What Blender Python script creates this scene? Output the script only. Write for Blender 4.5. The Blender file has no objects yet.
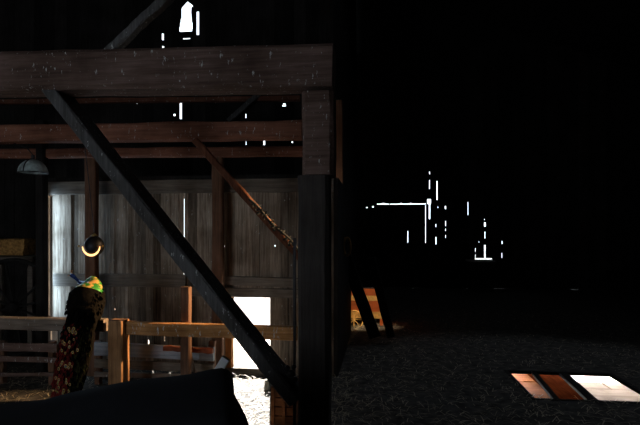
import bpy, bmesh, math, random
from mathutils import Vector, Matrix, noise
random.seed(7)
C = bpy.context.scene
COL = C.collection
EYE = 1.7; F = 500.0; TH = math.atan(0.12); HY = 240.0
ct, st = math.cos(TH), math.sin(TH)

def ray(px, py):
    k = (px-320)/F
    return Vector((-st+ct*k, ct+st*k, (HY-py)/F))
def W(px, py, Y):                       # point on the real plane y = Y
    d = ray(px, py); return Vector((0, 0, EYE))+d*(Y/d.y)
def G(px, py, z=0.0):                   # point on the real level z
    d = ray(px, py); return Vector((0, 0, EYE))+d*((z-EYE)/d.z)

# ------------------------------------------------------------ materials
def wood(name, c1, c2, axis='Z', rough=0.85, scale=1.0, bump=0.5, spots=0.0, stain=None):
    m = bpy.data.materials.new(name); m.use_nodes = True
    nt = m.node_tree; N = nt.nodes; L = nt.links
    bs = N['Principled BSDF']; bs.inputs['Roughness'].default_value = rough
    bs.inputs['Specular IOR Level'].default_value = 0.2
    tc = N.new('ShaderNodeTexCoord'); mp = N.new('ShaderNodeMapping')
    s = {'X': (1.2, 22, 22), 'Y': (22, 1.2, 22), 'Z': (22, 22, 1.2)}[axis]
    mp.inputs['Scale'].default_value = [v*scale for v in s]
    L.new(tc.outputs['Object'], mp.inputs['Vector'])
    n = N.new('ShaderNodeTexNoise'); n.inputs['Scale'].default_value = 1.6; n.inputs['Detail'].default_value = 8; n.inputs['Roughness'].default_value = 0.7
    L.new(mp.outputs[0], n.inputs['Vector'])
    r = N.new('ShaderNodeValToRGB'); r.color_ramp.elements[0].position = 0.32; r.color_ramp.elements[1].position = 0.68
    r.color_ramp.elements[0].color = (*c1, 1); r.color_ramp.elements[1].color = (*c2, 1)
    L.new(n.outputs['Fac'], r.inputs['Fac'])
    at = N.new('ShaderNodeAttribute'); at.attribute_name = 'tone'
    mx = N.new('ShaderNodeMix'); mx.data_type = 'RGBA'; mx.blend_type = 'MULTIPLY'; mx.inputs['Factor'].default_value = 1
    L.new(r.outputs[0], mx.inputs['A']); L.new(at.outputs['Color'], mx.inputs['B'])
    out = mx.outputs['Result']
    # big worn patches
    n2 = N.new('ShaderNodeTexNoise'); n2.inputs['Scale'].default_value = 2.3; n2.inputs['Detail'].default_value = 4
    L.new(tc.outputs['Object'], n2.inputs['Vector'])
    r2 = N.new('ShaderNodeValToRGB'); r2.color_ramp.elements[0].position = 0.35; r2.color_ramp.elements[1].position = 0.65
    r2.color_ramp.elements[0].color = (0.6, 0.56, 0.52, 1); r2.color_ramp.elements[1].color = (1.15, 1.15, 1.15, 1)
    L.new(n2.outputs['Fac'], r2.inputs['Fac'])
    m2 = N.new('ShaderNodeMix'); m2.data_type = 'RGBA'; m2.blend_type = 'MULTIPLY'; m2.inputs['Factor'].default_value = 1
    L.new(out, m2.inputs['A']); L.new(r2.outputs[0], m2.inputs['B']); out = m2.outputs['Result']
    if spots:
        mp3 = N.new('ShaderNodeMapping'); mp3.inputs['Scale'].default_value = (15, 15, 5)
        L.new(tc.outputs['Object'], mp3.inputs['Vector'])
        v = N.new('ShaderNodeTexNoise'); v.inputs['Scale'].default_value = 2.2; v.inputs['Detail'].default_value = 5; v.inputs['Roughness'].default_value = .75
        L.new(mp3.outputs[0], v.inputs['Vector'])
        rr = N.new('ShaderNodeValToRGB'); rr.color_ramp.elements[0].position = 1-spots-0.03; rr.color_ramp.elements[1].position = 1-spots
        rr.color_ramp.elements[0].color = (0, 0, 0, 1); rr.color_ramp.elements[1].color = (1, 1, 1, 1)
        L.new(v.outputs['Fac'], rr.inputs['Fac'])
        m3 = N.new('ShaderNodeMix'); m3.data_type = 'RGBA'
        L.new(rr.outputs[0], m3.inputs['Factor']); L.new(out, m3.inputs['A']); m3.inputs['B'].default_value = (0.6, 0.62, 0.62, 1)
        out = m3.outputs['Result']
    L.new(out, bs.inputs['Base Color'])
    b = N.new('ShaderNodeBump'); b.inputs['Strength'].default_value = bump; b.inputs['Distance'].default_value = 0.01
    L.new(n.outputs['Fac'], b.inputs['Height']); L.new(b.outputs[0], bs.inputs['Normal'])
    return m
def plain(name, c, rough=0.7, metal=0.0, ns=12.0, var=0.35, bump=0.2, emit=None, es=0, sheen=0):
    m = bpy.data.materials.new(name); m.use_nodes = True
    nt = m.node_tree; N = nt.nodes; L = nt.links; bs = N['Principled BSDF']
    bs.inputs['Roughness'].default_value = rough; bs.inputs['Metallic'].default_value = metal
    bs.inputs['Specular IOR Level'].default_value = 0.3
    tc = N.new('ShaderNodeTexCoord'); n = N.new('ShaderNodeTexNoise'); n.inputs['Scale'].default_value = ns; n.inputs['Detail'].default_value = 6
    L.new(tc.outputs['Object'], n.inputs['Vector'])
    r = N.new('ShaderNodeValToRGB'); r.color_ramp.elements[0].position = .3; r.color_ramp.elements[1].position = .7
    r.color_ramp.elements[0].color = (*[v*(1-var) for v in c], 1); r.color_ramp.elements[1].color = (*[min(1, v*(1+var)) for v in c], 1)
    L.new(n.outputs['Fac'], r.inputs['Fac']); L.new(r.outputs[0], bs.inputs['Base Color'])
    b = N.new('ShaderNodeBump'); b.inputs['Strength'].default_value = bump; b.inputs['Distance'].default_value = 0.005
    L.new(n.outputs['Fac'], b.inputs['Height']); L.new(b.outputs[0], bs.inputs['Normal'])
    if emit:
        bs.inputs['Emission Color'].default_value = (*emit, 1); bs.inputs['Emission Strength'].default_value = es
    return m
M = {}
M['beam'] = wood('hewn beam', (.09, .055, .045), (.22, .145, .125), 'X', spots=0.345)
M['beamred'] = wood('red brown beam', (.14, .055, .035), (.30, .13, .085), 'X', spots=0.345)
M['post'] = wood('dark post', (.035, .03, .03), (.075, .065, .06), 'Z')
M['brace'] = wood('grey brace', (.06, .06, .063), (.165, .165, .17), 'Z', spots=0.345)  # grey timber with pale flecks
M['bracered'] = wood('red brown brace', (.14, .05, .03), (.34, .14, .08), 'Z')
M['studw'] = wood('stud timber', (.10, .055, .035), (.24, .125, .08), 'Z')
M['boards'] = wood('weathered boards', (.12, .085, .06), (.52, .43, .345), 'Z', spots=0.32)
M['girt'] = wood('grey girt', (.12, .10, .085), (.27, .23, .19), 'X')
M['rail'] = wood('sunlit orange rail', (.30, .14, .05), (.72, .38, .16), 'X', spots=0.37)  # bright orange holds the sunlit look of the rail front
M['railpost'] = wood('orange post', (.26, .10, .03), (.70, .30, .10), 'Z', scale=.8)
M['gatepost'] = wood('worn gate post', (.17, .09, .045), (.75, .40, .19), 'Z', scale=.8)
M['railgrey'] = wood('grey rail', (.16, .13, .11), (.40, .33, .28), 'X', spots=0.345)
M['bluegrey'] = wood('blue grey board', (.20, .235, .28), (.42, .48, .57), 'X')
M['rust'] = plain('rusty iron', (.22, .06, .025), .8, .2)
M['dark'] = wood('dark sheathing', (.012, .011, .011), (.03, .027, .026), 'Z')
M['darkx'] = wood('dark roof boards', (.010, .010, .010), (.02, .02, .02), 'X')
M['earth'] = plain('earth floor', (.055, .05, .045), .95, 0, 9, .7, .8)
M['straw'] = plain('straw', (.40, .34, .24), .7, 0, 3, .5, 0)
M['hatchwood'] = wood('hatch orange boards', (.24, .05, .008), (.60, .17, .025), 'X', scale=.7)
M['hatchred'] = wood('hatch red board', (.045, .010, .004), (.11, .026, .009), 'Y', rough=1)
M['hatchgrey'] = wood('hatch grey board', (.22, .16, .12), (.42, .32, .26), 'X', scale=.7)
M['chalk'] = plain('pale limed slab', (.86, .88, .9), .9, 0, 6, .06)
M['ground'] = plain('pale dry ground', (.75, .72, .66), .95, 0, 5, .15)
M['tarp'] = plain('black tarpaulin', (.010, .011, .015), .75, 0, 5, .4)
M['crate'] = wood('orange crate boards', (.22, .08, .03), (.50, .20, .09), 'X')
M['pale'] = wood('pale split board', (.42, .44, .46), (.75, .77, .8), 'Z')
M['iron'] = plain('black iron', (.03, .03, .035), .5, .6)
M['brass'] = plain('old brass', (.5, .32, .12), .35, .9)
M['enamel'] = plain('dull enamel', (.40, .48, .48), .35, 0, 14, .6)
M['glint'] = plain('emissive reflected crescent', (.9, .6, .3), .5, 0, 4, .1, 0, (1.0, .55, .22), 2.2)  # emission stands in for the sunlit floor mirrored in the lantern
M['hay'] = plain('hay bale', (.42, .22, .07), .95, 0, 30, .5, 1)
M['block'] = plain('grey stone block', (.35, .34, .28), .95)
M['bird'] = plain('sunlit bronze green back feathers', (.35, .42, .05), .45, 0.25, 45, .8, .8)  # sunlit gold and green, kept to the top rim of the bird
nt = M['bird'].node_tree; rp = [n for n in nt.nodes if n.type == 'VALTORGB'][0]; nz = [n for n in nt.nodes if n.type == 'TEX_NOISE'][0]
nz.inputs['Scale'].default_value = 16
rp.color_ramp.elements[0].color = (.03, .22, .03, 1); rp.color_ramp.elements[0].position = .47; rp.color_ramp.elements[1].color = (.75, .42, .12, 1); rp.color_ramp.elements[1].position = .56
M['birdbody'] = plain('shaded dark body feathers', (.006, .005, .004), 1.0, 0, 50, .6, .8)  # near-black puts the shade on the body into the colour
M['blue'] = plain('blue neck feathers', (.01, .03, .16), .35, .3, 60, .4)
M['maroon'] = plain('maroon train feathers', (.20, .022, .022), .6, 0, 40, .7, .8)
M['olive'] = plain('olive train feathers', (.05, .05, .014), .6, 0, 40, .6, .8)
M['eyegold'] = plain('gold eyespot', (.42, .30, .09), .5, .3)
M['eyeteal'] = plain('teal eyespot', (.03, .10, .12), .4, .3)
M['horn'] = plain('orange beak', (.55, .26, .10), .5)
M['vine'] = plain('dry vine', (.035, .04, .042), .8)
M['cartred'] = wood('red orange cart board', (.50, .10, .03), (.75, .20, .06), 'X', scale=.6)
M['cartyellow'] = plain('yellow painted board', (.75, .45, .14), .7)

M['hatchred'].node_tree.nodes['Principled BSDF'].inputs['Specular IOR Level'].default_value = 0
M['birdbody'].node_tree.nodes['Principled BSDF'].inputs['Specular IOR Level'].default_value = .05
# ------------------------------------------------------------ mesh builder
class MB:
    def __init__(s): s.v = []; s.f = []; s.t = []; s.m = []
    def add(s, vs, fs, mi=0, tone=None):
        b = len(s.v); s.v += [Vector(p) for p in vs]
        t = tone if tone is not None else random.uniform(.72, 1.12)
        for q in fs: s.f.append([b+i for i in q]); s.t.append(t); s.m.append(mi)
    def box(s, x0, x1, y0, y1, z0, z1, mi=0, tone=None):
        s.add([(x0,y0,z0),(x1,y0,z0),(x1,y1,z0),(x0,y1,z0),(x0,y0,z1),(x1,y0,z1),(x1,y1,z1),(x0,y1,z1)],
              [(0,3,2,1),(4,5,6,7),(0,1,5,4),(1,2,6,5),(2,3,7,6),(3,0,4,7)], mi, tone)
    def timber(s, A, B, w, h, seg=10, jit=.006, mi=0, ch=.12, tone=None, up=None):
        """hewn timber from A to B: depth w, face height h, worn corners"""
        A = Vector(A); B = Vector(B); d = (B-A); L = d.length; d.normalize()
        side = Vector((0, 1, 0)) if abs(d.y) < .9 else Vector((1, 0, 0))
        side = (side-d*side.dot(d)).normalized(); u = side.cross(d).normalized()
        c = ch*min(w, h)
        sec = [(-w/2+c,-h/2),(w/2-c,-h/2),(w/2,-h/2+c),(w/2,h/2-c),(w/2-c,h/2),(-w/2+c,h/2),(-w/2,h/2-c),(-w/2,-h/2+c)]
        vs = []; sd = random.random()*100
        for i in range(seg+1):
            p = A+d*(L*i/seg)
            for k, (a, b) in enumerate(sec):
                n = noise.noise(Vector((i*.9+sd, k//2*3.1, sd)))*jit*2
                m = noise.noise(Vector((i*.7+sd, k//2*5.3, sd+9)))*jit*2
                vs.append(p+side*(a+n)+u*(b+m))
        fs = [(i*8+k, (i+1)*8+k, (i+1)*8+(k+1) % 8, i*8+(k+1) % 8) for i in range(seg) for k in range(8)]
        fs += [tuple(range(8)), tuple(seg*8+k for k in range(7, -1, -1))]
        s.add(vs, fs, mi, tone if tone is not None else random.uniform(.85, 1.1))
    def loft(s, pts, n=16, mi=0, capa=True, capb=True, tone=1.0, mats=None, rough=0):
        """pts: (centre, rx, ry) rings, rx across, ry towards the viewer"""
        vs = []; m = len(pts)
        for i, (c, rx, ry) in enumerate(pts):
            c = Vector(c)
            d = (Vector(pts[min(i+1, m-1)][0])-Vector(pts[max(i-1, 0)][0])).normalized()
            ref = Vector((0, 1, 0)) if abs(d.y) < .9 else Vector((0, 0, 1))
            a = d.cross(ref).normalized(); b = a.cross(d).normalized()
            for k in range(n):
                t = 2*math.pi*k/n
                q = c+a*math.cos(t)*rx+b*math.sin(t)*ry
                if rough: q += (q-c)*noise.noise(q*14)*rough
                vs.append(q)
        base = len(s.v); s.v += vs
        for i in range(m-1):
            for k in range(n):
                s.f.append([base+i*n+k, base+i*n+(k+1) % n, base+(i+1)*n+(k+1) % n, base+(i+1)*n+k])
                s.t.append(tone); s.m.append(mats[i] if mats else mi)
        if capa: s.f.append([base+k for k in range(n-1, -1, -1)]); s.t.append(tone); s.m.append(mats[0] if mats else mi)
        if capb: s.f.append([base+(m-1)*n+k for k in range(n)]); s.t.append(tone); s.m.append(mats[-1] if mats else mi)
    def tube(s, pts, r, n=8, mi=0): s.loft([(p, r, r) for p in pts], n, mi)
    def build(s, name, mat, parent=None, smooth=False, origin=None):
        me = bpy.data.meshes.new(name)
        o0 = Vector(origin) if origin is not None else Vector((0, 0, 0))
        inv = Vector((0,0,0))
        if parent is not None: o0 = parent.location.copy()
        me.from_pydata([tuple(p-o0) for p in s.v], [], s.f)
        for m in (mat if isinstance(mat, list) else [mat]): me.materials.append(m)
        ca = me.color_attributes.new('tone', 'FLOAT_COLOR', 'CORNER')
        i = 0
        for p in me.polygons:
            p.material_index = s.m[p.index]; p.use_smooth = smooth
            for _ in p.loop_indices:
                t = s.t[p.index]; ca.data[i].color = (t, t, t, 1); i += 1
        me.update()
        bm = bmesh.new(); bm.from_mesh(me); bmesh.ops.recalc_face_normals(bm, faces=bm.faces); bm.to_mesh(me); bm.free()
        o = bpy.data.objects.new(name, me); COL.objects.link(o)
        if parent is not None: o.parent = parent
        else: o.location = o0
        return o
def tag(o, label, cat, group=None, kind=None):
    o['label'] = label; o['category'] = cat
    if group: o['group'] = group
    if kind: o['kind'] = kind
    return o
def empty(name, loc):
    o = bpy.data.objects.new(name, None); COL.objects.link(o); o.location = loc; o.empty_display_size = .1; return o
def struct(o, label=None, cat=None):
    o['kind'] = 'structure'
    if label: o['label'] = label
    if cat: o['category'] = cat
    return o

# ------------------------------------------------------------ boarded walls with real openings
def boarded(mb, x0, x1, z0, z1, Y, th, bw, holes, top=None, jit=.01):
    """vertical boards in the plane y=Y; holes are (xa,xb,za,zb) real openings"""
    x = x0
    while x < x1-1e-4:
        xe = min(x+bw*random.uniform(.8, 1.25), x1)
        if x1-xe < bw*.3: xe = x1
        yo = Y+random.uniform(-jit, jit); tn = random.choice([.42, .6, .8, .9, 1, 1.15, 1.3])*random.uniform(.9, 1.1)
        zt = z1
        hs = [h for h in holes if h[0] < xe and h[1] > x]
        xs = sorted(set([x, xe]+[c for h in hs for c in (h[0], h[1]) if x < c < xe]))
        for a, b in zip(xs[:-1], xs[1:]):
            mid = (a+b)/2; zz = z0
            blk = sorted([(h[2], h[3]) for h in hs if h[0] < mid < h[1]])
            for p, q in blk:
                if p > zz: mb.box(a, b, yo, yo+th, zz, min(p, zt), 0, tn)
                zz = max(zz, q)
            if zz < zt: mb.box(a, b, yo, yo+th, zz, zt, 0, tn)
        x = xe
def hole(px0, px1, py0, py1, Y):        # opening whose four corners were measured in the photograph
    a = W(px0, py1, Y); b = W(px1, py0, Y); return (a.x, b.x, min(a.z, b.z), max(a.z, b.z))

# ============================================================ SETTING
YW = 6.2; YG = 9.0; YF = 18.0
XL, XR = -9.0, 8.5
# --- back wall behind the fence
hs = [hole(233, 270, 297, 371, YW)]
hs += [hole(183.3, 184.7, 182, 282, YW)]
for (a, b, c, d) in [(49, 53.0, 196, 316), (51, 58, 319, 344), (102, 104, 180.2, 181.6), (249.4, 251, 180, 182), (296.5, 298, 180, 182),
                     (223.5, 224.8, 245.5, 247), (274, 275.5, 245, 246.5), (114, 115.2, 308, 310), (182.8, 185, 272, 275), (182.8, 185, 284, 287),
                     (154, 156, 363, 367), (170.5, 174, 363, 368), (147.5, 149, 340, 345), (202, 204, 364, 368), (166.5, 167.5, 196, 201),
                     (164, 165, 336, 341)]:
    hs.append(hole(a, b, c, d, YW))
mb = MB()
wl = W(47, 300, YW).x; wr = W(334, 300, YW).x; wt = W(180, 180, YW).z
boarded(mb, wl, wr, 0, wt, YW, .03, .112, hs, jit=.014)
struct(mb.build('wall_back', M['boards']))
mb = MB()
mb.timber((wl, YW-.035, wt-.09), (wr, YW-.035, wt-.09), .05, .17, mi=0)
struct(mb.build('trim_1', M['girt']))
g_specs = [(('x', 54, 186), 273.5, 287, .05), (('x', 226, 299), 277, 286, .05), (('x', 188, 299), 288, 297, .04)]
i = 2
for (_, a, b), y0, y1, dp in g_specs:
    mb = MB(); ym = (y0+y1)/2; P = W(a, ym-(.6 if i == 2 else 1), YW-.04); Q = W(b, ym+(.6 if i == 2 else 1), YW-.04)
    mb.timber(P, Q, dp, (y1-y0)*YW/F, jit=.004)
    struct(mb.build('trim_%d' % i, M['girt'])); i += 1
# door trim : jambs and sill round the low opening
mb = MB(); A = W(229, 297, YW-.03); B = W(229, 374, YW-.03); mb.timber((A.x, A.y, A.z), (A.x, B.y, .02), .05, .085)
struct(mb.build('trim_5', M['railpost']))
mb = MB(); A = W(226, 376, YW-.03); B = W(273, 376, YW-.03); mb.box(A.x, B.x, YW-.07, YW+.06, 0, .085)
struct(mb.build('trim_6', M['girt']))

# --- gable wall above and behind, with the loft opening
hs = []
def arrow():
    prof = [(0.5, 186.9, 187.6), (1.5, 186, 188.6), (2.5, 185, 190), (3.5, 184, 191.2), (4.5, 183, 192.4), (5.5, 182, 193),
            (6.5, 181.3, 191.5), (7.5, 181, 191.2), (10, 181, 191.0), (14, 181, 191.2), (18, 180.2, 191.6), (22, 179.6, 192.3), (26, 179, 192.4), (29, 179, 192), (31.3, 181, 191)]
    for (y0, a, b), (y1, _, _) in zip(prof[:-1], prof[1:]):
        hs.append(hole(a, b, y0-.3, y1+.5, YG))
arrow()
for h in [(196.2, 199, 11, 35), (182.5, 190, 37.3, 39.2), (161.5, 163.6, 33, 40), (161.8, 164, 45.5, 49.5), (179.2, 181.7, 101, 119), (173, 175.5, 113.5, 116),
          (245, 246.3, 113.5, 118), (282, 286, 104.5, 106.5), (283, 285.5, 103, 104.5), (263, 265, 139.8, 145), (245.4, 246.3, 141, 145), (291.5, 293, 141, 143),
          (136, 137, 101, 104), (215, 216, 101, 103)]:
    hs.append(hole(*h, YG))
mb = MB(); xp = -0.5
boarded(mb, XL, wl-.05, 0, 8.4, YG, .03, .2, hs)
boarded(mb, wl-.05, W(333, 200, YG).x, wt+.06, 8.4, YG, .03, .2, hs)
boarded(mb, wl-.05, wl-.0, 0, wt+.05, YG, .03, .2, [])
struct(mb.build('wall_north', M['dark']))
# --- far wall of the long bay
hs = []
for h in [(429, 430.2, 171.5, 174.2), (429, 430.1, 180, 189), (436.3, 437.8, 181, 200), (427.2, 431, 199, 204), (428.6, 430.6, 204, 219), (425.2, 426, 205, 243),
          (390, 426, 203.4, 204.6), (377, 389, 203.6, 204.6), (382, 385, 203, 204.4), (400.5, 401.6, 202.4, 204), (410, 411.5, 202.6, 204), (372, 374, 206, 207.5), (366, 368, 207, 208),
          (407.3, 408.4, 231, 242.5), (435.3, 436.6, 237, 244.5), (435.4, 436.4, 224, 227), (444.6, 446.4, 206, 209), (445.2, 446.2, 221, 226), (445.2, 446, 228.5, 231), (445.3, 446, 235, 238),
          (437.5, 438.4, 206.6, 208), (467.6, 468.6, 202, 215), (483.8, 486.2, 222.5, 226.5), (484.3, 485.6, 231.5, 238.5), (483.8, 486, 245, 258.5), (484, 485, 219, 220),
          (475, 475.8, 248, 252), (475, 475.8, 254.5, 258), (478.6, 479.4, 241.6, 242.6), (501.6, 502.8, 241, 244), (501.4, 502.6, 253, 258), (475, 492, 258.2, 259.4)]:
    hs.append(hole(*h, YF))
hs = [((a+b)/2-(b-a)*.36, (a+b)/2+(b-a)*.36, c, d) if b-a < .1 else (a, b, c, d) for a, b, c, d in hs]
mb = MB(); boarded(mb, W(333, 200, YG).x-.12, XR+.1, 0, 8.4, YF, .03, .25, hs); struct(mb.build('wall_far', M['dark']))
mb = MB(); mb.box(wl-.05, W(333, 200, YG).x, YW+.045, YG+.03, wt, wt+.06); struct(mb.build('ceiling_baffle', M['dark']))  # added slab, stops daylight spilling over the board wall
mb = MB(); mb.box(wl-.05, wl, YW-.0, YG, 0, wt); struct(mb.build('wall_baffle_left', M['dark']))  # added side wall, keeps yard light out of the recess
mb = MB(); mb.box(wr, wr+.05, YW-.02, YG+.05, 0, wt); struct(mb.build('wall_baffle_right', M['dark']))  # added side wall, keeps yard light out of the right bay
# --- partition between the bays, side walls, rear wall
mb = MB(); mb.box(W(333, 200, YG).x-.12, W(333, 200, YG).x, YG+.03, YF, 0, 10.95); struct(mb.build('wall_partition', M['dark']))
mb = MB(); mb.box(XL-.1, XL, -3, YG+.03, 0, 8.4); struct(mb.build('wall_left', M['dark']))
mb = MB()
oy0, oy1, oz0, oz1 = 7.55, 7.70, 5.50, 5.70          # unseen slit in the right wall, sized to clip the warm beam to the fence
mb.box(XR, XR+.1, -3, oy0, 0, 8.4); mb.box(XR, XR+.1, oy1, YF, 0, 8.4); mb.box(XR, XR+.1, oy0, oy1, 0, oz0); mb.box(XR, XR+.1, oy0, oy1, oz1, 8.4)
struct(mb.build('wall_right', M['dark']))
mb = MB()
mb.box(XL, -6.5, -3.1, -3, 0, 8.4); mb.box(-3, XR, -3.1, -3, 0, 8.4); mb.box(-6.5, -3, -3.1, -3, 2.8, 8.4)   # unseen opening added behind the camera for the fill light
struct(mb.build('wall_rear', M['dark']))
mb = MB()
RX = -.9; RZ = 11.0
def roof(x0, x1, y0, y1, zf):
    z0, z1 = zf(x0), zf(x1)
    mb.add([(x0,y0,z0),(x1,y0,z1),(x1,y1,z1),(x0,y1,z0),(x0,y0,z0+.1),(x1,y0,z1+.1),(x1,y1,z1+.1),(x0,y1,z0+.1)],
           [(0,3,2,1),(4,5,6,7),(0,1,5,4),(1,2,6,5),(2,3,7,6),(3,0,4,7)])
zl_ = lambda x: 7.6+(RZ-7.6)*(x-XL+.2)/(RX-XL+.2)
zr_ = lambda x: RZ+(7.4-RZ)*(x-RX)/(XR+.2-RX)
roof(XL-.2, RX, -3.2, YG+.2, zl_)
roof(RX, 3.0, -3.2, YF+.2, zr_); roof(4.0, XR+.2, -3.2, YF+.2, zr_); roof(3.0, 4.0, -3.2, 8.5, zr_); roof(3.0, 4.0, 9.5, YF+.2, zr_)   # gap added in the unseen roof for the straw fill light
# gable triangles
for Y, xa, xb in ((YG+.04, XL, RX), (YF+.04, RX, XR), (-3.1, XL, XR)):
    mb.add([(xa, Y, 7.72), (xb, Y, 7.52), (RX, Y, RZ+.06), (xa, Y+.04, 7.72), (xb, Y+.04, 7.52), (RX, Y+.04, RZ+.06)], [(0,1,2),(3,5,4),(0,3,4,1),(1,4,5,2),(2,5,3,0)])
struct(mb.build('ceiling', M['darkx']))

# --- floor with a real hatch hole
hA = G(512, 372.5); hB = G(607, 372.5); hC = G(638, 402); hD = G(535, 398.5)
hx0 = min(hA.x, hD.x)-.0; hx1 = max(hB.x, hC.x); hy0 = (hC.y+hD.y)/2; hy1 = (hA.y+hB.y)/2
print('hatch', hx0, hx1, hy0, hy1)
mb = MB()
def fbox(x0, x1, y0, y1): mb.box(x0, x1, y0, y1, -.03, 0, 0, 1)
fbox(XL, hx0, -3, YF); fbox(hx1, XR, -3, YF); fbox(hx0, hx1, -3, hy0); fbox(hx0, hx1, hy1, YF)
struct(mb.build('floor', M['earth']))
mb2 = MB(); mb2.box(-30, 30, YF+.3, 80, -.05, 0, 0, 1); mb2.box(-30, wr-.2, YG+.03, 50, -.06, -.01, 0, 1); mb2.box(wl, wr, YW+.05, YG+.03, .003, .006, 0, 1); struct(mb2.build('floor_outside', M['ground']))

# --- lower level seen through the hatch
zl = -.55
def low(px, py): return G(px, py, zl)
lv = MB()
yy0 = hy0-1.4; yy1 = low(512, 372).y+1.2
lv.box(hx0-1.0, hx1+2.2, yy0, yy1, zl-.08, zl-.02, 0, 1)
struct(lv.build('floor_lower', M['chalk']))
bd = low(520, 382.8).y; xm = low(548, 385).x; xq = low(567, 385).x; xr_ = low(606, 385).x
mb = MB()
mb.box(hx0-.9, xm-.02, bd+.03, yy1, zl-.02, zl+.02, 0, .85)
mb.box(hx0-.9, low(524, 383).x, bd-.01, bd+.03, zl-.02, zl+.015, 0, .8)
xs = low(545, 390).x
mb.box(hx0-.9, xs-.006, yy0+.5, bd-.01, zl-.02, zl+.02, 0, .7)
mb.box(xs+.004, xm+.28, yy0+.5, bd-.01, zl-.02, zl+.02, 0, 1.0)
ob = mb.build('floorboards', M['hatchwood'], origin=(hx0, bd, zl)); tag(ob, 'orange sunlit floorboards below the left end of the floor hatch', 'floorboards')
mb = MB()
bm_ = low(600, 384.5).y
x1b = low(604, 388).x
jn = low(603, 386).x
mb.box(low(575, 386).x, jn-.01, low(600,391).y, bm_, zl-.02, zl+.03, 0, .85); mb.box(jn+.02, hx1+1.6, low(600,391).y, bm_, zl-.02, zl+.03, 0, 1.0)
mb.box(low(575, 386).x, hx1+1.6, low(600,391.3).y-.9, low(600,391.3).y-.004, zl-.02, zl+.03, 0, 1.1)
ob = mb.build('floorboards', M['hatchgrey'], origin=(hx1, bm_, zl)); tag(ob, 'grey brown floorboards with white edge below right end of floor hatch', 'floorboards')
# hatch lining and joists
t = empty('floor_hatch', (hx0, hy0, -.1))
mb = MB(); e = .05
mb.box(hx0-e, hx1+e, hy0-e, hy0, -.05, .006); mb.box(hx0-e, hx1+e, hy1, hy1+e, -.034, .004); mb.box(hx0-e, hx0, hy0, hy1, -.034, .004); mb.box(hx1, hx1+e, hy0, hy1, -.034, .004)
mb.build('hatch_frame', M['dark'], t)
def joist(p0, p1, q0, q1, m, z0=-.035, z1=-.003):
    b = MB(); a = G(p0, 372.5); c = G(p1, 372.5); d = G(q0, 400); e_ = G(q1, 400)
    vs = [(d.x, hy0, z0), (e_.x, hy0, z0), (c.x, hy1, z0), (a.x, hy1, z0), (d.x, hy0, z1), (e_.x, hy0, z1), (c.x, hy1, z1), (a.x, hy1, z1)]
    b.add(vs, [(0,3,2,1),(4,5,6,7),(0,1,5,4),(1,2,6,5),(2,3,7,6),(3,0,4,7)], 0, 1)
    return b.build('joist', m, t)
joist(532.5, 537.5, 555, 561, M['dark'])
joist(559, 567, 588, 598.5, M['dark'])
rb = MB(); qa = G(550, 384, -.4); rb.box(qa.x-.15, qa.x+.34, hy0-.02, low(512, 372).y+.3, -.42, -.38, 0, 1)
rb_ = rb.build('crossing_board', M['hatchred'], t)
tag(t, 'open floor hatch with dark joists crossing it in the straw floor', 'hatch')

# ============================================================ TIMBERS
YP = 3.6
def beam(name, a, b, Y, hpx, dep, mat, label, cat='beam', group=None, spots=True, jit=.006, seg=14):
    m = MB(); A = W(a[0], a[1], Y+dep/2); B = W(b[0], b[1], Y+dep/2)
    m.timber(A, B, dep, hpx*Y/F, seg=seg, jit=jit)
    o = m.build(name, mat, origin=(A+B)/2); return tag(o, label, cat, group)
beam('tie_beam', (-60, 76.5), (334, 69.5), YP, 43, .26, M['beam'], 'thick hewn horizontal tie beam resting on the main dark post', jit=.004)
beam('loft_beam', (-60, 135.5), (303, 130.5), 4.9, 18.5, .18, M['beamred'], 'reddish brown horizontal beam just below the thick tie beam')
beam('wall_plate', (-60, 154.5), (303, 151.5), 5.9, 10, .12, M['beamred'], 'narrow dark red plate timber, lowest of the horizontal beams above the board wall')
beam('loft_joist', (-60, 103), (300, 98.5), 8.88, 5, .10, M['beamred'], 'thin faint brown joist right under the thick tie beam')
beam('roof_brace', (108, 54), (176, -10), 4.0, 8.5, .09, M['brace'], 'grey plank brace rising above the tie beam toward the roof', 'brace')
beam('loft_brace', (228, 121), (262, 91), 8.82, 5, .05, M['brace'], 'small faint slanting brace between tie beam and reddish beam', 'brace')
t = empty('corner_brace', W(170, 240, YP))
m = MB(); m.timber(W(55, 90, YP+.17), W(297, 398, YP+.15), .27, .10, seg=16, jit=.004); m.build('timber', M['brace'], t)
m = MB(); c = W(291, 374, YP-.0)
for dx, dz, r in ((0, 0, .028), (.03, -.04, .022), (-.03, .04, .022), (.02, .05, .018)):
    p = c+Vector((dx, 0, dz)); m.loft([(p+Vector((0, .02, 0)), r, r), (p+Vector((0, -.008, 0)), r, r), (p+Vector((0, -.016, 0)), r*.5, r*.5)], 8)
ob = m.build('bolt', M['iron'], t, True)
tag(t, 'long dark diagonal brace running down from the tie beam to the post foot', 'brace')
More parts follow.
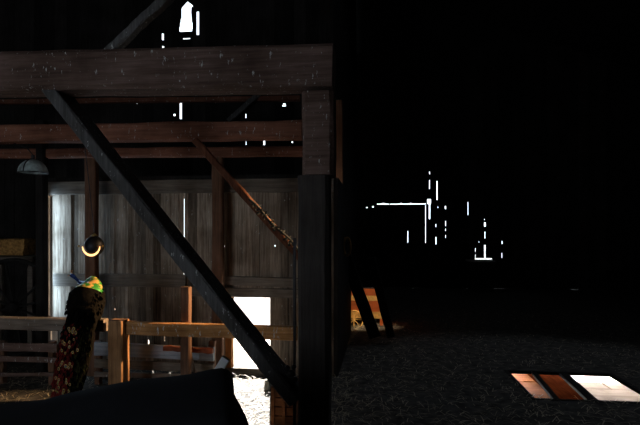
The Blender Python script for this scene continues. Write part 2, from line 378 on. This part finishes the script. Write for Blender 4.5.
# main post with a shouldered head
t = empty('main_post', (W(313, 240, YP).x, YP+.12, 0))
m = MB()
xa = W(297.5, 240, YP).x; xb = W(328.5, 240, YP).x; zz = W(313, 175, YP).z; ztop = W(313, 91, YP).z
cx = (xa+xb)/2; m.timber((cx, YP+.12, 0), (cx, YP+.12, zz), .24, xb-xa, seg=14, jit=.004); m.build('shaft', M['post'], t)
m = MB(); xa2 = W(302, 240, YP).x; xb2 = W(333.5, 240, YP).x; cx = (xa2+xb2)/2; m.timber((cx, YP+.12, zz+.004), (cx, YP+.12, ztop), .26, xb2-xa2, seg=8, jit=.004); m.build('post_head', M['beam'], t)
tag(t, 'thick near-black main post in the middle carrying the tie beam', 'post')
def vpost(name, px0, px1, y0, y1, Y, mat, label, dep=None, cat='post', group=None, floor=False):
    xa = W(px0, 240, Y).x; xb = W(px1, 240, Y).x; w = xb-xa; dep = dep or w
    zt = W(px0, y0, Y).z; zb = 0 if floor else W(px0, y1, Y).z
    m = MB(); m.timber(((xa+xb)/2, Y+dep/2, zb), ((xa+xb)/2, Y+dep/2, zt), dep, w, jit=.003)
    return tag(m.build(name, mat, origin=((xa+xb)/2, Y, zb)), label, cat, group)
vpost('wall_stud', 84, 95, 158, 0, 5.85, M['studw'], 'brown upright stud behind the round lantern and the peacock', floor=True, dep=.1)
vpost('wall_stud', 211.5, 222, 152, 0, 5.95, M['studw'], 'dark upright stud just left of the white bright opening', floor=True, dep=.1)
vpost('door_post', 35, 43, 120, 0, 5.85, M['dark'], 'black upright post at the left edge of the board wall', floor=True)
vpost('jamb_post', 335, 343, 100, 0, 7.4, M['studw'], 'dim brown upright just right of the thick main post', floor=True, dep=.12)
vpost('tool_handle', 293.0, 295.6, 238, 0, 3.75, M['iron'], 'thin black upright rod beside the left edge of the main post', floor=True, cat='rod')
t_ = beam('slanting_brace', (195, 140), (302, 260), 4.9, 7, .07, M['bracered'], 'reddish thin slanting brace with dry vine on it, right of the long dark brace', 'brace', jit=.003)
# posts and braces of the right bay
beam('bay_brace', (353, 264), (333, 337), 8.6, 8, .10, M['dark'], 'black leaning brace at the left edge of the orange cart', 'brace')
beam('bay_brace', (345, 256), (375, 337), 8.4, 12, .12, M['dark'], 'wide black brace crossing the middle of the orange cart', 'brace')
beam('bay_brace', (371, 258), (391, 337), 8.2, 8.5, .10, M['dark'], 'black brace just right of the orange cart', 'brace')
# dry vine
m = MB()
for k in range(150):
    u = random.random(); px = 250+48*u; py = 201+51*u
    p = W(px+random.uniform(-2, 4), py+random.uniform(-3, 2), 4.88)+Vector((0, random.uniform(-.04, .05), 0))
    r = random.uniform(.010, .022); n = Vector((random.uniform(-1, 1), random.uniform(-1, 1), random.uniform(-1, 1))).normalized(); a = n.orthogonal().normalized(); b = n.cross(a)
    m.add([p-a*r*1.4, p-b*r*.6, p+a*r*1.4, p+b*r*.6+n*r*.5], [(0, 1, 2), (0, 2, 3)], 0, 1)
m.tube([W(249+5*i+math.sin(i)*1.2, 199+5.1*i, 4.87) for i in range(11)], .012, 6)
tag(m.build('dry_vine', M['vine'], origin=W(275, 228, 4.9)), 'dark dry vine clinging along the reddish slanting brace', 'vine')

# ============================================================ FENCE
YR = 5.0
fx = W(118, 320, YR)
t = empty('wooden_fence', (fx.x, YR, 0))
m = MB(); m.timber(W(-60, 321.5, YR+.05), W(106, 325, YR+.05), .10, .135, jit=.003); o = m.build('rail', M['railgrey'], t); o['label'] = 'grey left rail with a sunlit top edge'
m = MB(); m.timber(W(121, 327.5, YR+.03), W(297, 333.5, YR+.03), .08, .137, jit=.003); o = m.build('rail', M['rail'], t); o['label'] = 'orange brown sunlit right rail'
m = MB(); xa = W(107.5, 320, YR-.08).x; xb = W(122, 320, YR-.08).x; m.timber(((xa+xb)/2, YR, 0), ((xa+xb)/2, YR, W(118, 321, YR-.08).z), .16, xb-xa, jit=.003, tone=.9, ch=.06)
o = m.build('post', M['gatepost'], t); o['label'] = 'square orange brown gate post'
m = MB(); xa = W(180.5, 320, YR+.1).x; xb = W(189.5, 320, YR+.1).x; m.timber(((xa+xb)/2, YR+.13, 0), ((xa+xb)/2, YR+.13, W(185, 287, YR+.1).z), .08, xb-xa, jit=.002)
m.build('post', M['studw'], t)
tag(t, 'wooden rail fence in front of the board wall, peacock perched on it', 'fence')
def lowboard(name, a, b, Y, h, mat, label, dep=.04):
    m = MB(); A = W(a[0], a[1], Y); B = W(b[0], b[1], Y); m.timber(A, B, dep, h*Y/F, jit=.003)
    o = m.build(name, mat, origin=(A+B)/2); return tag(o, label, 'board', None)
t2 = empty('stall_barrier', (W(150, 350, 5.5).x, 5.5, 0))
for (a, b, h, mt, lb) in [((95, 348.5), (214, 354), 14, 'bluegrey', 'blue grey upper board'), ((95, 363), (214, 368), 9, 'girt', None), ((95, 374), (214, 377), 5, 'railgrey', None)]:
    m = MB(); m.timber(W(*a, 5.5), W(*b, 5.5), .04, h*5.5/F, jit=.003); o = m.build('board', M[mt], t2)
    if lb: o['label'] = lb
for px in (98, 212):
    m = MB(); p = W(px, 350, 5.55); m.timber((p.x, 5.56, 0), (p.x, 5.56, W(px, 341, 5.55).z), .07, .07); m.build('stake', M['studw'], t2)
tag(t2, 'low stall barrier of blue grey boards behind the fence at right of the peacock', 'barrier')
t2 = empty('stall_barrier', (W(20, 350, 5.4).x, 5.4, 0))
for (a, b, h) in [((-60, 345), (58, 348), 9), ((-60, 357), (58, 360), 6), ((-60, 375), (58, 374), 4)]:
    m = MB(); m.timber(W(*a, 5.4), W(*b, 5.4), .04, h*5.4/F, jit=.003); m.build('board', M['beam'], t2)
for px in (2, 52):
    m = MB(); p = W(px, 350, 5.45); m.timber((p.x, 5.46, 0), (p.x, 5.46, W(px, 341, 5.45).z), .07, .07); m.build('stake', M['studw'], t2)
tag(t2, 'low dark board barrier under the grey rail at left of the peacock', 'barrier')
m = MB(); m.timber(W(164, 348, 5.3), W(213, 351, 5.3), .05, .055); o = m.build('iron_bar', M['rust'], origin=W(188, 349, 5.3)); tag(o, 'rust red bar lying on the blue grey barrier board behind the fence', 'bar')
m = MB(); m.timber(W(188, 342, 5.35), W(200, 397, 5.3), .02, .02, seg=3); o = m.build('stick', M['girt'], origin=W(192, 356, 5.3)); tag(o, 'thin pale stick leaning right of the narrow orange fence post', 'stick')

# ============================================================ FOREGROUND
# tarp covered stack
prof = [(-70, 425), (-40, 414), (0, 408), (45, 403), (70, 398), (100, 391), (130, 385.5), (160, 381.5), (190, 378), (210, 375), (222, 372.5), (229, 375), (233, 381), (231, 390), (234, 399), (240, 409), (246, 421), (250, 432)]
m = MB(); YT = 1.75; n = len(prof); rows = []
for j in range(9):
    v = j/8; Y = YT+.0+v*.7
    drop = .10*(abs(v-.5)*2)**3+ .02*math.sin(v*9)
    row = []
    for i, (px, py) in enumerate(prof):
        p = W(px, py, YT+.35); p.y = Y; p.x -= (Y-YT-.35)*.34; p.z -= drop+.12*max(0, v-.5)+noise.noise(Vector((i*.6, v*4, 0)))*.012; row.append(p)
    rows.append(row)
vs = []; fs = []
for row in rows:
    vs += row
for j in range(8):
    for i in range(n-1): fs.append((j*n+i, j*n+i+1, (j+1)*n+i+1, (j+1)*n+i))
# skirts to the floor
def skirt(idx, outw):
    b = len(vs)
    for q, i in enumerate(idx):
        p = vs[i]; vs.append(Vector((p.x, p.y, 0))+Vector(outw)*(1+.3*math.sin(q*1.7)))
    for q in range(len(idx)-1): fs.append((idx[q], idx[q+1], b+q+1, b+q))
skirt([i for i in range(n)], (0, -.05, 0)); skirt([8*n+i for i in range(n)], (0, .04, 0)); skirt([j*n for j in range(9)], (-.04, 0, 0)); skirt([j*n+n-1 for j in range(9)], (.03, 0, 0))
m.add(vs, fs, 0, 1)
o = m.build('covered_stack', M['tarp'], smooth=True, origin=(W(120, 400, 2.1).x, 2.1, 0)); tag(o, 'black covered stack filling the bottom left foreground', 'stack')
# pale board leaning behind the stack, whitened to stand in for sun
m = MB(); A = W(206, 390, 3.0); B = W(226, 358, 3.0)
m.timber(A-(B-A)*3.6, B, .03, .05, seg=6, jit=.003); o = m.build('leaning_board', M['chalk'], origin=A); tag(o, 'pale split board end whitened for sun poking up behind the black covered stack', 'board')
# crate by the post
cA = W(271.5, 389, 4.5); cB = W(296, 389, 4.5)
t = empty('wooden_crate', ((cA.x+cB.x)/2, 4.65, 0))
H = cA.z
m = MB(); nb = 4
for k in range(nb):
    z0 = H*k/nb+.01; z1 = H*(k+1)/nb
    m.box(cA.x, cB.x, 4.5, 4.52, z0, z1); m.box(cA.x, cB.x, 4.83, 4.85, z0, z1); m.box(cA.x, cA.x+.02, 4.52, 4.83, z0, z1); m.box(cB.x-.02, cB.x, 4.52, 4.83, z0, z1)
m.box(cA.x, cB.x, 4.52, 4.83, .0, .02); m.build('slatted_side', M['crate'], t)
for x in (cA.x-.003, (cA.x+cB.x)/2-.015, cB.x-.027):
    m = MB(); m.box(x, x+.03, 4.485, 4.499, 0, H+.005); m.build('batten', M['crate'], t)
m = MB(); m.box(cA.x-.005, cB.x+.005, 4.48, 4.86, H+.006, H+.02); m.build('lid', M['crate'], t)
tag(t, 'orange brown slatted crate on the floor at the foot of the main post', 'crate')
m = MB(); p = W(268.5, 386, 5.6); m.timber((p.x-.01, 5.6, 0), (p.x-.01, 5.6, W(268, 379, 5.6).z), .1, .06, seg=3, ch=.2, jit=.01)
tag(m.build('stone_block', M['block'], origin=(p.x, 5.6, 0)), 'small grey stone block at right of the bright doorway floor', 'stone')
m = MB(); p = W(277, 386, 4.65); m.loft([((p.x, 4.65, H+.02), .028, .028), ((p.x-.005, 4.65, H+.035), .034, .034), ((p.x+.01, 4.65, H+.06), .03, .03), ((p.x+.02, 4.65, H+.075), .008, .008)], 10, rough=.3)
tag(m.build('rag', M['pale'], smooth=True, origin=(p.x, 4.65, H+.02)), 'pale blue white rag on the orange brown crate', 'rag')

# ============================================================ LEFT RECESS
p = W(22, 235, 7.2)
m = MB(); m.timber(W(-50, 258, 7.3), W(44, 258, 7.3), .5, .05); 
t = empty('storage_shelf', (W(10, 258, 7.3).x, 7.3, 0)); m.build('shelf_board', M['girt'], t)
for px in (-45, 10, 40):
    q = W(px, 258, 7.5); m = MB(); m.timber((q.x, 7.3, 0), (q.x, 7.3, q.z-.03), .09, .09); m.build('leg', M['girt'], t)
tag(t, 'rough grey shelf carrying a hay bale in the dark left recess', 'shelf')
m = MB(); a = W(-30, 256, 7.15); b = W(25.5, 256, 7.15)
zb = a.z-.005+.02; 
m.loft([((a.x, 7.28, zb+.15), .135, .15), ((a.x+.05, 7.28, zb+.15), .15, .16), ((b.x-.05, 7.28, zb+.15), .15, .16), ((b.x, 7.28, zb+.15), .13, .14)], 4, rough=.25)
m = MB(); L_ = b.x-a.x
bmv = []
NX, NY, NZ = 16, 5, 6
def balep(i, j, k):
    q = Vector((a.x+L_*i/NX, 7.12+.34*j/NY, zb+.25*k/NZ)); return q+Vector((noise.noise(q*9), noise.noise(q*9+Vector((5, 0, 0))), (noise.noise(q*8+Vector((0, 7, 0))) if k else 0)))*.03
def face_grid(fn, n1, n2):
    vs = [fn(i, j) for i in range(n1+1) for j in range(n2+1)]
    fs = [(i*(n2+1)+j, (i+1)*(n2+1)+j, (i+1)*(n2+1)+j+1, i*(n2+1)+j+1) for i in range(n1) for j in range(n2)]
    m.add(vs, fs, 0, 1)
face_grid(lambda i, k: balep(i, 0, k), NX, NZ); face_grid(lambda i, k: balep(i, NY, k), NX, NZ)
face_grid(lambda i, j: balep(i, j, NZ), NX, NY); face_grid(lambda i, j: balep(i, j, 0), NX, NY)
face_grid(lambda j, k: balep(0, j, k), NY, NZ); face_grid(lambda j, k: balep(NX, j, k), NY, NZ)
t = m.build('hay_bale', M['hay'], origin=((a.x+b.x)/2, 7.3, zb)); tag(t, 'golden brown hay bale on the shelf in the dark left recess', 'hay bale')
# wheel leaning under the shelf
wc = W(14, 300, 6.7); R = wc.z
t = empty('wagon_wheel', (wc.x, 6.7, 0))
R = .72; wc.z = R
def ring(c, R, r, tilt=.0, n=40, a0=0, a1=2*math.pi, ax=1.0):
    return [c+Vector((math.cos(a0+(a1-a0)*i/n)*R*ax, 0, math.sin(a0+(a1-a0)*i/n)*R)) for i in range(n+1)]
m = MB(); m.tube(ring(wc, R-.03, .03), .03, 8); m.build('rim', M['dark'], t, True)
m = MB(); m.loft([(wc+Vector((0, -.1, 0)), .06, .06), (wc+Vector((0, -.03, 0)), .09, .09), (wc+Vector((0, .03, 0)), .09, .09), (wc+Vector((0, .1, 0)), .06, .06)], 14); m.build('hub', M['dark'], t, True)
for k in range(12):
    a_ = math.pi*2*k/12+.2; d = Vector((math.cos(a_), 0, math.sin(a_))); m = MB(); m.tube([wc+d*.08, wc+d*(R-.05)], .018, 6); m.build('spoke', M['dark'], t)
tag(t, 'old wagon wheel leaning in the dark left recess behind the fence', 'wheel')

# ============================================================ LAMPS
# dome lampshade
c = W(33, 173, 5.3)
t = empty('dome_lamp', c)
m = MB(); R = .155; prof = [(math.cos(a)*R, math.sin(a)*R) for a in [math.pi/2*i/10 for i in range(11)]]
n = 36; vs = []; fs = []
for r, z in prof:
    for k in range(n): vs.append(c+Vector((math.cos(2*math.pi*k/n)*max(r, .004), math.sin(2*math.pi*k/n)*max(r, .004), z)))
for i in range(10):
    for k in range(n): fs.append((i*n+k, i*n+(k+1) % n, (i+1)*n+(k+1) % n, (i+1)*n+k))
m.add(vs, fs, 0, 1); m.build('lamp_shade', M['enamel'], t, True)
m = MB(); m.tube([c+Vector((math.sin(a)*0, -math.cos(a)*(R+.004), math.sin(a)*(R+.004))) for a in [math.pi/2*i/10 for i in range(11)]], .006, 6); m.build('rib', M['iron'], t)
m = MB(); m.tube(ring(c, R, .006)[:1] + [c+Vector((math.cos(2*math.pi*i/32)*R, math.sin(2*math.pi*i/32)*R, 0)) for i in range(1, 33)], .006, 6); m.build('rim', M['iron'], t)
m = MB(); m.tube([c+Vector((0, 0, R-.01)), c+Vector((0, 0, R+.05))], .02, 8); m.build('cap', M['iron'], t)
m = MB(); top = W(33, 143, 5.0).z
m.tube([c+Vector((0, 0, R+.05)), Vector((c.x, c.y-.1, W(33, 144, 5.0).z)), Vector((c.x, 5.0, W(33, 143, 5.0).z))], .006, 6); m.build('cord', M['iron'], t)
tag(t, 'grey dome lampshade hanging high at the left under the reddish beam', 'lamp')
# round lantern
c = W(94.3, 246, 5.2); R = 10.8*5.2/F
t = empty('round_lantern', c)
m = MB(); m.loft([(c+Vector((0, 0, -R*.98)), .004, .004)]+[(c+Vector((0, 0, R*math.sin(a))), R*.93*math.cos(a), R*.93*math.cos(a)) for a in [math.radians(v) for v in range(-75, 76, 15)]]+[(c+Vector((0, 0, R*.98)), .004, .004)], 20); 
ob = m.build('globe', M['iron'], t, True)
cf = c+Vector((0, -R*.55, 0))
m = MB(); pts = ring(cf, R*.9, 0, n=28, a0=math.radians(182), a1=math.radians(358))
m.loft([(p, .004+.008*math.sin(math.pi*i/28), .004+.008*math.sin(math.pi*i/28)) for i, p in enumerate(pts)], 8); m.build('reflected_crescent', M['glint'], t, True)  # reflected crescent built as an emissive ring
m = MB(); m.tube([c+Vector((-R*1.22, -R*.62, 0.0)), c+Vector((R*1.22, -R*.62, 0.0))], .005, 8)
for s_ in (-1, 1):
    q = c+Vector((s_*R*1.25, -R*.62, 0)); m.loft([(q+Vector((0, 0, -.012)), .004, .004), (q+Vector((0, 0, -.008)), .011, .011), (q+Vector((0, 0, .008)), .011, .011), (q+Vector((0, 0, .012)), .004, .004)], 10)
m.build('crossbar', M['brass'], t, True)
m = MB(); q = c+Vector((0, 0, R*.9)); m.loft([(q, .03, .03), (q+Vector((0, 0, .018)), .035, .035), (q+Vector((0, 0, .03)), .016, .016), (q+Vector((0, 0, .04)), .012, .012)], 12); m.build('cap', M['brass'], t, True)
m = MB(); zt = W(94, 144, 5.0).z; m.tube([q+Vector((0, 0, .035)), Vector((c.x, 5.02, zt))], .004, 5); m.build('hanging_wire', M['iron'], t)
tag(t, 'round lantern with an emissive lower crescent as reflected light hanging above the peacock', 'lantern')
# small rope bundle right of the post
m = MB(); q = W(347, 246, 7.2)
m.tube([q+Vector((math.cos(a)*.05, -.02*math.sin(3*a), math.sin(a)*.13-.01)) for a in [2*math.pi*i/24 for i in range(25)]], .018, 6)
m.tube([q+Vector((-.08, .1, .13)), q+Vector((0, 0, .11))], .008, 6)
tag(m.build('rope_coil', M['hay'], smooth=True, origin=q), 'dim tan rope loop hanging at the right of the thick main post', 'rope')

# ============================================================ CART (right of post)
YC = 9.9
a = W(344, 319, YC); b = W(383, 319, YC)
t = empty('farm_cart', ((a.x+b.x)/2, YC+.3, 0))
za = W(350, 318, YC).z
def cb(px0, px1, y0, y1, mat, nm='side_board', dy=0, th=.03, lab=None):
    P = W(px0, y1, YC); Q = W(px1, y0, YC); m = MB(); m.box(P.x, Q.x, YC+dy, YC+dy+th, P.z, Q.z, 0, 1); o = m.build(nm, mat, t)
    if lab: o['label'] = lab
    return o
cb(343, 383, 289, 295.5, M['cartred'], lab='red orange top board'); cb(343, 383, 295.8, 300.5, M['cartyellow'], lab='yellow board')
cb(343, 383, 300.8, 311.5, M['cartred']); cb(343, 383, 311.8, 318, M['cartyellow'])
m = MB(); m.box(a.x, b.x, YC+.03, YC+.7, W(350, 318, YC).z, W(350, 312, YC).z); m.build('bed', M['cartred'], t)
wcx = W(354, 318.5, YC-.06)
for wx in (wcx.x,):
    cc = Vector((wx, YC-.08, .0)); cc.z = W(354, 319, YC).z; Rw = .175; 
    m = MB(); m.tube([cc+Vector((math.cos(x)*Rw, 0, math.sin(x)*Rw)) for x in [2*math.pi*i/30 for i in range(31)]], .014, 6); o = m.build('wheel', M['cartyellow'], t, True)
    for k in range(4):
        x = math.pi*k/4; m = MB(); m.tube([cc-Vector((math.cos(x)*Rw, 0, math.sin(x)*Rw)), cc+Vector((math.cos(x)*Rw, 0, math.sin(x)*Rw))], .008, 5); s2 = m.build('spoke', M['cartyellow'], t)
m = MB()
for x in (a.x+.03, b.x-.03):
    m = MB(); m.box(x-.03, x+.03, YC+.1, YC+.16, 0, W(350, 318, YC).z); m.build('leg', M['cartred'], t)
tag(t, 'sunlit red orange and yellow cart behind the leaning braces right of the main post', 'cart')

# platform / sill under the far slits, slit light put into its pale top
m = MB(); A = W(470, 263, YF-.6); B = W(492, 263, YF-.6); zq = W(480, 260.2, YF-.6).z; m.box(A.x, B.x, YF-.8, YF-.05, 0, zq-.05, 1, 1); m.box(A.x-.05, B.x+.05, YF-.85, YF-.05, zq-.05, zq, 0, 1)
tag(m.build('loading_block', [M['pale'], M['dark']], origin=((A.x+B.x)/2, YF-.4, 0)), 'low dark block with light coloured into its pale top under the far wall slits', 'block')

# ============================================================ PEACOCK
pc = W(86, 318, 4.95)
t = empty('peacock', pc)
def w(px, py, Y): return W(px, py, Y)
rings = [(w(79, 350, 4.86), .07, .04), (w(80, 340, 4.86), .11, .07), (w(82, 325, 4.86), .155, .10), (w(84, 310, 4.88), .178, .125), (w(86, 300, 4.90), .178, .135),
         (w(88.5, 292, 4.93), .155, .125), (w(90.5, 288.5, 4.97), .137, .085), (w(91, 287, 5.02), .12, .045), (w(86.5, 286.5, 5.09), .060, .05),
         (w(82.5, 284, 5.13), .032, .034), (w(79.5, 281.8, 5.17), .020, .022), (w(76.5, 279.3, 5.19), .016, .017), (w(74.3, 277, 5.2), .021, .02), (w(72.6, 275.8, 5.2), .024, .024), (w(71, 275.2, 5.2), .019, .019), (w(69.8, 275.3, 5.2), .008, .009)]
fine = []
for i in range(len(rings)-1):
    for s_ in range(3):
        u = s_/3; fine.append((rings[i][0].lerp(rings[i+1][0], u), rings[i][1]*(1-u)+rings[i+1][1]*u, rings[i][2]*(1-u)+rings[i+1][2]*u))
fine.append(rings[-1])
mats = []
for i in range(len(fine)-1):
    q = i/3; mats.append(1 if q < 5.0 else (0 if q < 8.2 else 2))  # upper rings in the sunlit colour, body below in the shaded one
m = MB(); m.loft(fine, 24, mats=mats, rough=.05)
# ragged feather relief on the back
for k in range(260):
    i = random.randrange(9, 24); c, rx, ry = fine[i]; a_ = random.uniform(math.pi*1.0, math.pi*2)
    p = c+Vector((math.cos(a_)*rx*1.0, math.sin(a_)*ry*1.03, random.uniform(-.01, .01)))
    l = random.uniform(.03, .055); wd = random.uniform(.008, .016); o_ = (p-c).normalized()
    sd = Vector((1, 0, 0)); dn = Vector((random.uniform(-.2, .2), 0, -1))
    m.add([p+o_*.002, p+sd*wd+dn*l*.5+o_*.010, p+dn*l+o_*.014, p-sd*wd+dn*l*.5+o_*.010], [(0, 1, 2, 3)], 0 if i > 15 and random.random() < .7 else 1, 1)
m.build('body', [M['bird'], M['birdbody'], M['blue']], t, True)
# wings
for s_ in (-1, 1):
    m = MB()
    sx = .155*s_
    base = w(86, 296, 4.93)+Vector((sx*.95, .02, 0))
    m.loft([(base+Vector((-.02*s_, 0, .07)), .015, .02), (base+Vector((0, 0, .03)), .035, .07), (base+Vector((0, -.01, -.08)), .035, .10), (base+Vector((-.015*s_, -.02, -.2)), .028, .08), (base+Vector((-.03*s_, -.03, -.31)), .01, .03)], 12, rough=.15)
    m.build('wing', M['birdbody'], t, True)
# train
m = MB()
tr = [(84, 306, 4.80, .12, .05), (82, 318, 4.79, .155, .055), (79, 330, 4.78, .168, .06), (76.5, 345, 4.76, .172, .06), (73.5, 360, 4.75, .172, .06), (70.5, 375, 4.74, .165, .055), (67.5, 388, 4.73, .15, .05), (66, 397, 4.72, .125, .04), (66, 402, 4.72, .08, .025)]
trings = [(w(a_, b_, Y_), r1, r2) for a_, b_, Y_, r1, r2 in tr]
m.loft(trings, 20, rough=.12, mats=[4]*8)
def trainp(v, u):     # v along 0..1, u across -1..1, on the side facing the viewer
    q = v*(len(trings)-1); i = min(int(q), len(trings)-2); f = q-i
    c = trings[i][0].lerp(trings[i+1][0], f); rx = trings[i][1]*(1-f)+trings[i+1][1]*f; ry = trings[i][2]*(1-f)+trings[i+1][2]*f
    return c+Vector((u*rx, -math.sqrt(max(0, 1-u*u))*ry, 0))
def leaf(p, d, l, wd, mi, lift=.006, n=None):
    d = d.normalized(); s2 = Vector((1, 0, 0)); s2 = (s2-d*s2.dot(d)).normalized(); nn = Vector((0, -1, 0))
    pts = [p, p+d*l*.35+s2*wd+nn*lift, p+d*l*.75+s2*wd*.8+nn*lift*1.2, p+d*l+nn*lift*.5, p+d*l*.75-s2*wd*.8+nn*lift*1.2, p+d*l*.35-s2*wd+nn*lift]
    m.add(pts, [(0, 1, 2, 3), (0, 3, 4, 5)], mi, 1)
for k in range(760):
    kk = k
    v = random.uniform(.0, .97); u = random.uniform(-1, 1)
    p = trainp(v, u*.98); d = Vector((u*.28+random.uniform(-.2, .2)-.1, -.05, -1))
    leaf(p, d, random.uniform(.03, .075), random.uniform(.004, .010), 4 if v < random.uniform(.12, .42) else (1 if random.random() < .5 else 4) if u > random.uniform(.1, .4) else 0, .012)
def eyespot(p, s):
    for k, (r, mi, lf) in enumerate(((1.0, 2, .014), (.62, 0, .0165), (.36, 3, .019))):
        pts = [p+Vector((math.cos(2*math.pi*i/12)*r*s, -lf, math.sin(2*math.pi*i/12)*r*s*1.3)) for i in range(12)]
        m.add(pts, [tuple(range(12))], mi, 1)
for r_ in range(15):
    v = .22+r_*.052; cnt = 3
    for k in range(cnt):
        u = -.62+1.0*(k+(r_ % 2)*.5)/cnt+random.uniform(-.2, .2); v += random.uniform(-.03, .03)
        if .22 < v < .95: eyespot(trainp(v, u), random.uniform(.011, .0155))
m.build('tail_train', [M['maroon'], M['olive'], M['eyegold'], M['eyeteal'], M['birdbody']], t)
# beak, crest, eye, legs
hd = w(71, 275.2, 5.2)
m = MB(); m.loft([(hd+Vector((-.012, 0, 0)), .009, .009), (hd+Vector((-.028, 0, -.004)), .006, .006), (hd+Vector((-.042, 0, -.012)), .001, .001)], 8); m.build('beak', M['horn'], t, True)
m = MB(); m.loft([(hd+Vector((.002, -.017, .004)), .006, .006), (hd+Vector((.002, -.022, .004)), .003, .003)], 8); m.build('eye', M['iron'], t, True)
m = MB()
for k in range(5):
    a_ = math.radians(75+k*12); q = hd+Vector((.008, 0, .018)); e_ = q+Vector((math.cos(a_)*.03, 0, math.sin(a_)*.03))
    m.tube([q, e_], .0015, 4); m.loft([(e_, .001, .001), (e_+(e_-q)*.15, .005, .004), (e_+(e_-q)*.3, .001, .001)], 6)
m.build('crest', M['horn'], t)
rt = W(86, 315, YR).z
for s_ in (-1, 1):
    m = MB(); f = Vector((w(86, 318, YR).x+.05*s_, YR+.03, W(86, 317.5, YR+.02).z+.012))
    m.loft([(f+Vector((0, -.09, .14)), .035, .035), (f+Vector((0, -.04, .06)), .016, .016), (f, .008, .008)], 8)
    for dx in (-.03, 0, .03): m.tube([f, f+Vector((dx, -.05, .002))], .005, 5)
    m.tube([f, f+Vector((0, .035, .001))], .005, 5); m.build('leg', M['horn'], t, True)
tag(t, 'peacock perched on the fence rail with its long train hanging down', 'bird')

# ============================================================ STRAW
def straw(n, region, name, label, seed=1, lift=.012, size=(.05, .16)):
    random.seed(seed); m = MB()
    k = 0
    while k < n:
        x, y = region()
        if hx0-.06 < x < hx1+.06 and hy0-.06 < y < hy1+.06: continue
        k += 1
        l = random.uniform(*size); a_ = random.uniform(0, math.pi); d = Vector((math.cos(a_), math.sin(a_), random.uniform(-.25, .35)))
        p = Vector((x, y, random.uniform(.006, .006+lift))); q = p+d*l*.5; q.z = max(q.z, .004); e_ = p+d*l; e_.z = max(.003, e_.z*.6)
        s2 = Vector((-d.y, d.x, 0)).normalized()*random.uniform(.0018, .0035)
        m.add([p-s2, p+s2, q+s2+Vector((0, 0, .004)), q-s2+Vector((0, 0, .004)), e_], [(0, 1, 2, 3), (3, 2, 4)], 0, random.uniform(.5, 1.3))
    o = m.build(name, M['straw']); return tag(o, label, 'straw', kind='stuff')
def reg_right():
    y = 3.2+9*random.random()**1.5; x = random.uniform(-.5, .75)*y*.9+.25*random.random(); return max(x, -1+.06*y) if y > 8 else x, y
def reg_left(): return random.uniform(-6, -.3), random.uniform(3.4, 6.15)
straw(9000, reg_right, 'straw_litter', 'loose dim straw scattered over the floor of the right bay', 3, .03)
straw(3500, reg_left, 'straw_litter', 'loose straw on the floor under the fence and the sunlit doorway', 4, .01)

# ============================================================ LIGHT
def area(name, loc, target, sx, sy, power, col):
    l = bpy.data.lights.new(name, 'AREA'); l.shape = 'RECTANGLE'; l.size = sx; l.size_y = sy; l.energy = power; l.color = col
    o = bpy.data.objects.new(name, l); COL.objects.link(o); o.location = loc
    o.rotation_euler = (Vector(target)-Vector(loc)).to_track_quat('-Z', 'Y').to_euler(); return o
def spot(name, loc, target, power, deg, blend, col, r=.15):
    l = bpy.data.lights.new(name, 'SPOT'); l.energy = power; l.spot_size = math.radians(deg); l.spot_blend = blend; l.color = col; l.shadow_soft_size = r
    o = bpy.data.objects.new(name, l); COL.objects.link(o); o.location = loc
    o.rotation_euler = (Vector(target)-Vector(loc)).to_track_quat('-Z', 'Y').to_euler(); return o
w_ = bpy.data.worlds.new('World'); C.world = w_; w_.use_nodes = True
bg = w_.node_tree.nodes['Background']; bg.inputs[0].default_value = (.80, .91, 1.0, 1); bg.inputs[1].default_value = 2.6
dp = W(251, 330, YW); spot('sunlight_yard', (dp.x-5.0, YW+24, 12.0), (dp.x, YW+.6, .6), 420000, 26, .3, (1, .95, .88), .12)

area('fill_rear_left', (-4.7, -2.8, 1.6), (-3, 6, 1.7), 3.2, 2.4, 17, (1.0, .96, .92))  # fill lamp added to lift the interior from behind the camera
spot('sunlight_right_opening', (XR+1.5, 8.0, 6.2), W(150, 330, 5.0), 28000, 40, .2, (1, .62, .30), .03)
dl = W(43, 250, 5.95)
area('wall_edge_rake', (W(48.3, 250, 6.1).x, 6.1, 1.48), (W(48.3, 250, 6.1).x+.6, 6.25, 1.48), .07, 1.6, 8, (.52, .76, 1.0))  # added hidden lamp raking the wall edge, no gap modelled for it
area('daylight_lower_storey', ((hx0+hx1)/2+.5, 9.3, -.12), ((hx0+hx1)/2+.4, 7.6, zl), 3.2, .14, 230, (1, .93, .85))
spot('straw_fill', (3.5, 9.0, 9.15), (2.0, 6.0, 0), 240, 44, .6, (.74, .86, 1.0), .35)  # fill spot added to lift the dim straw
spot('sunlight_cart', (XR-.3, 9.1, 3.2), W(362, 304, YC), 9000, 9, .3, (1, .75, .45), .05)  # spot just inside the closed right wall, aimed at the cart

# ============================================================ CAMERA
cam = bpy.data.cameras.new('camera'); cam.sensor_width = 36; cam.lens = F/640*36; cam.shift_y = 27.5/640; cam.clip_start = .05
co = bpy.data.objects.new('camera', cam); COL.objects.link(co); co.location = (0, 0, EYE); co.rotation_euler = (math.pi/2, 0, TH)
C.camera = co
C.view_settings.view_transform = 'Standard'; C.view_settings.look = 'None'; C.view_settings.exposure = 0; C.view_settings.gamma = 1; C.view_settings.use_curve_mapping = False
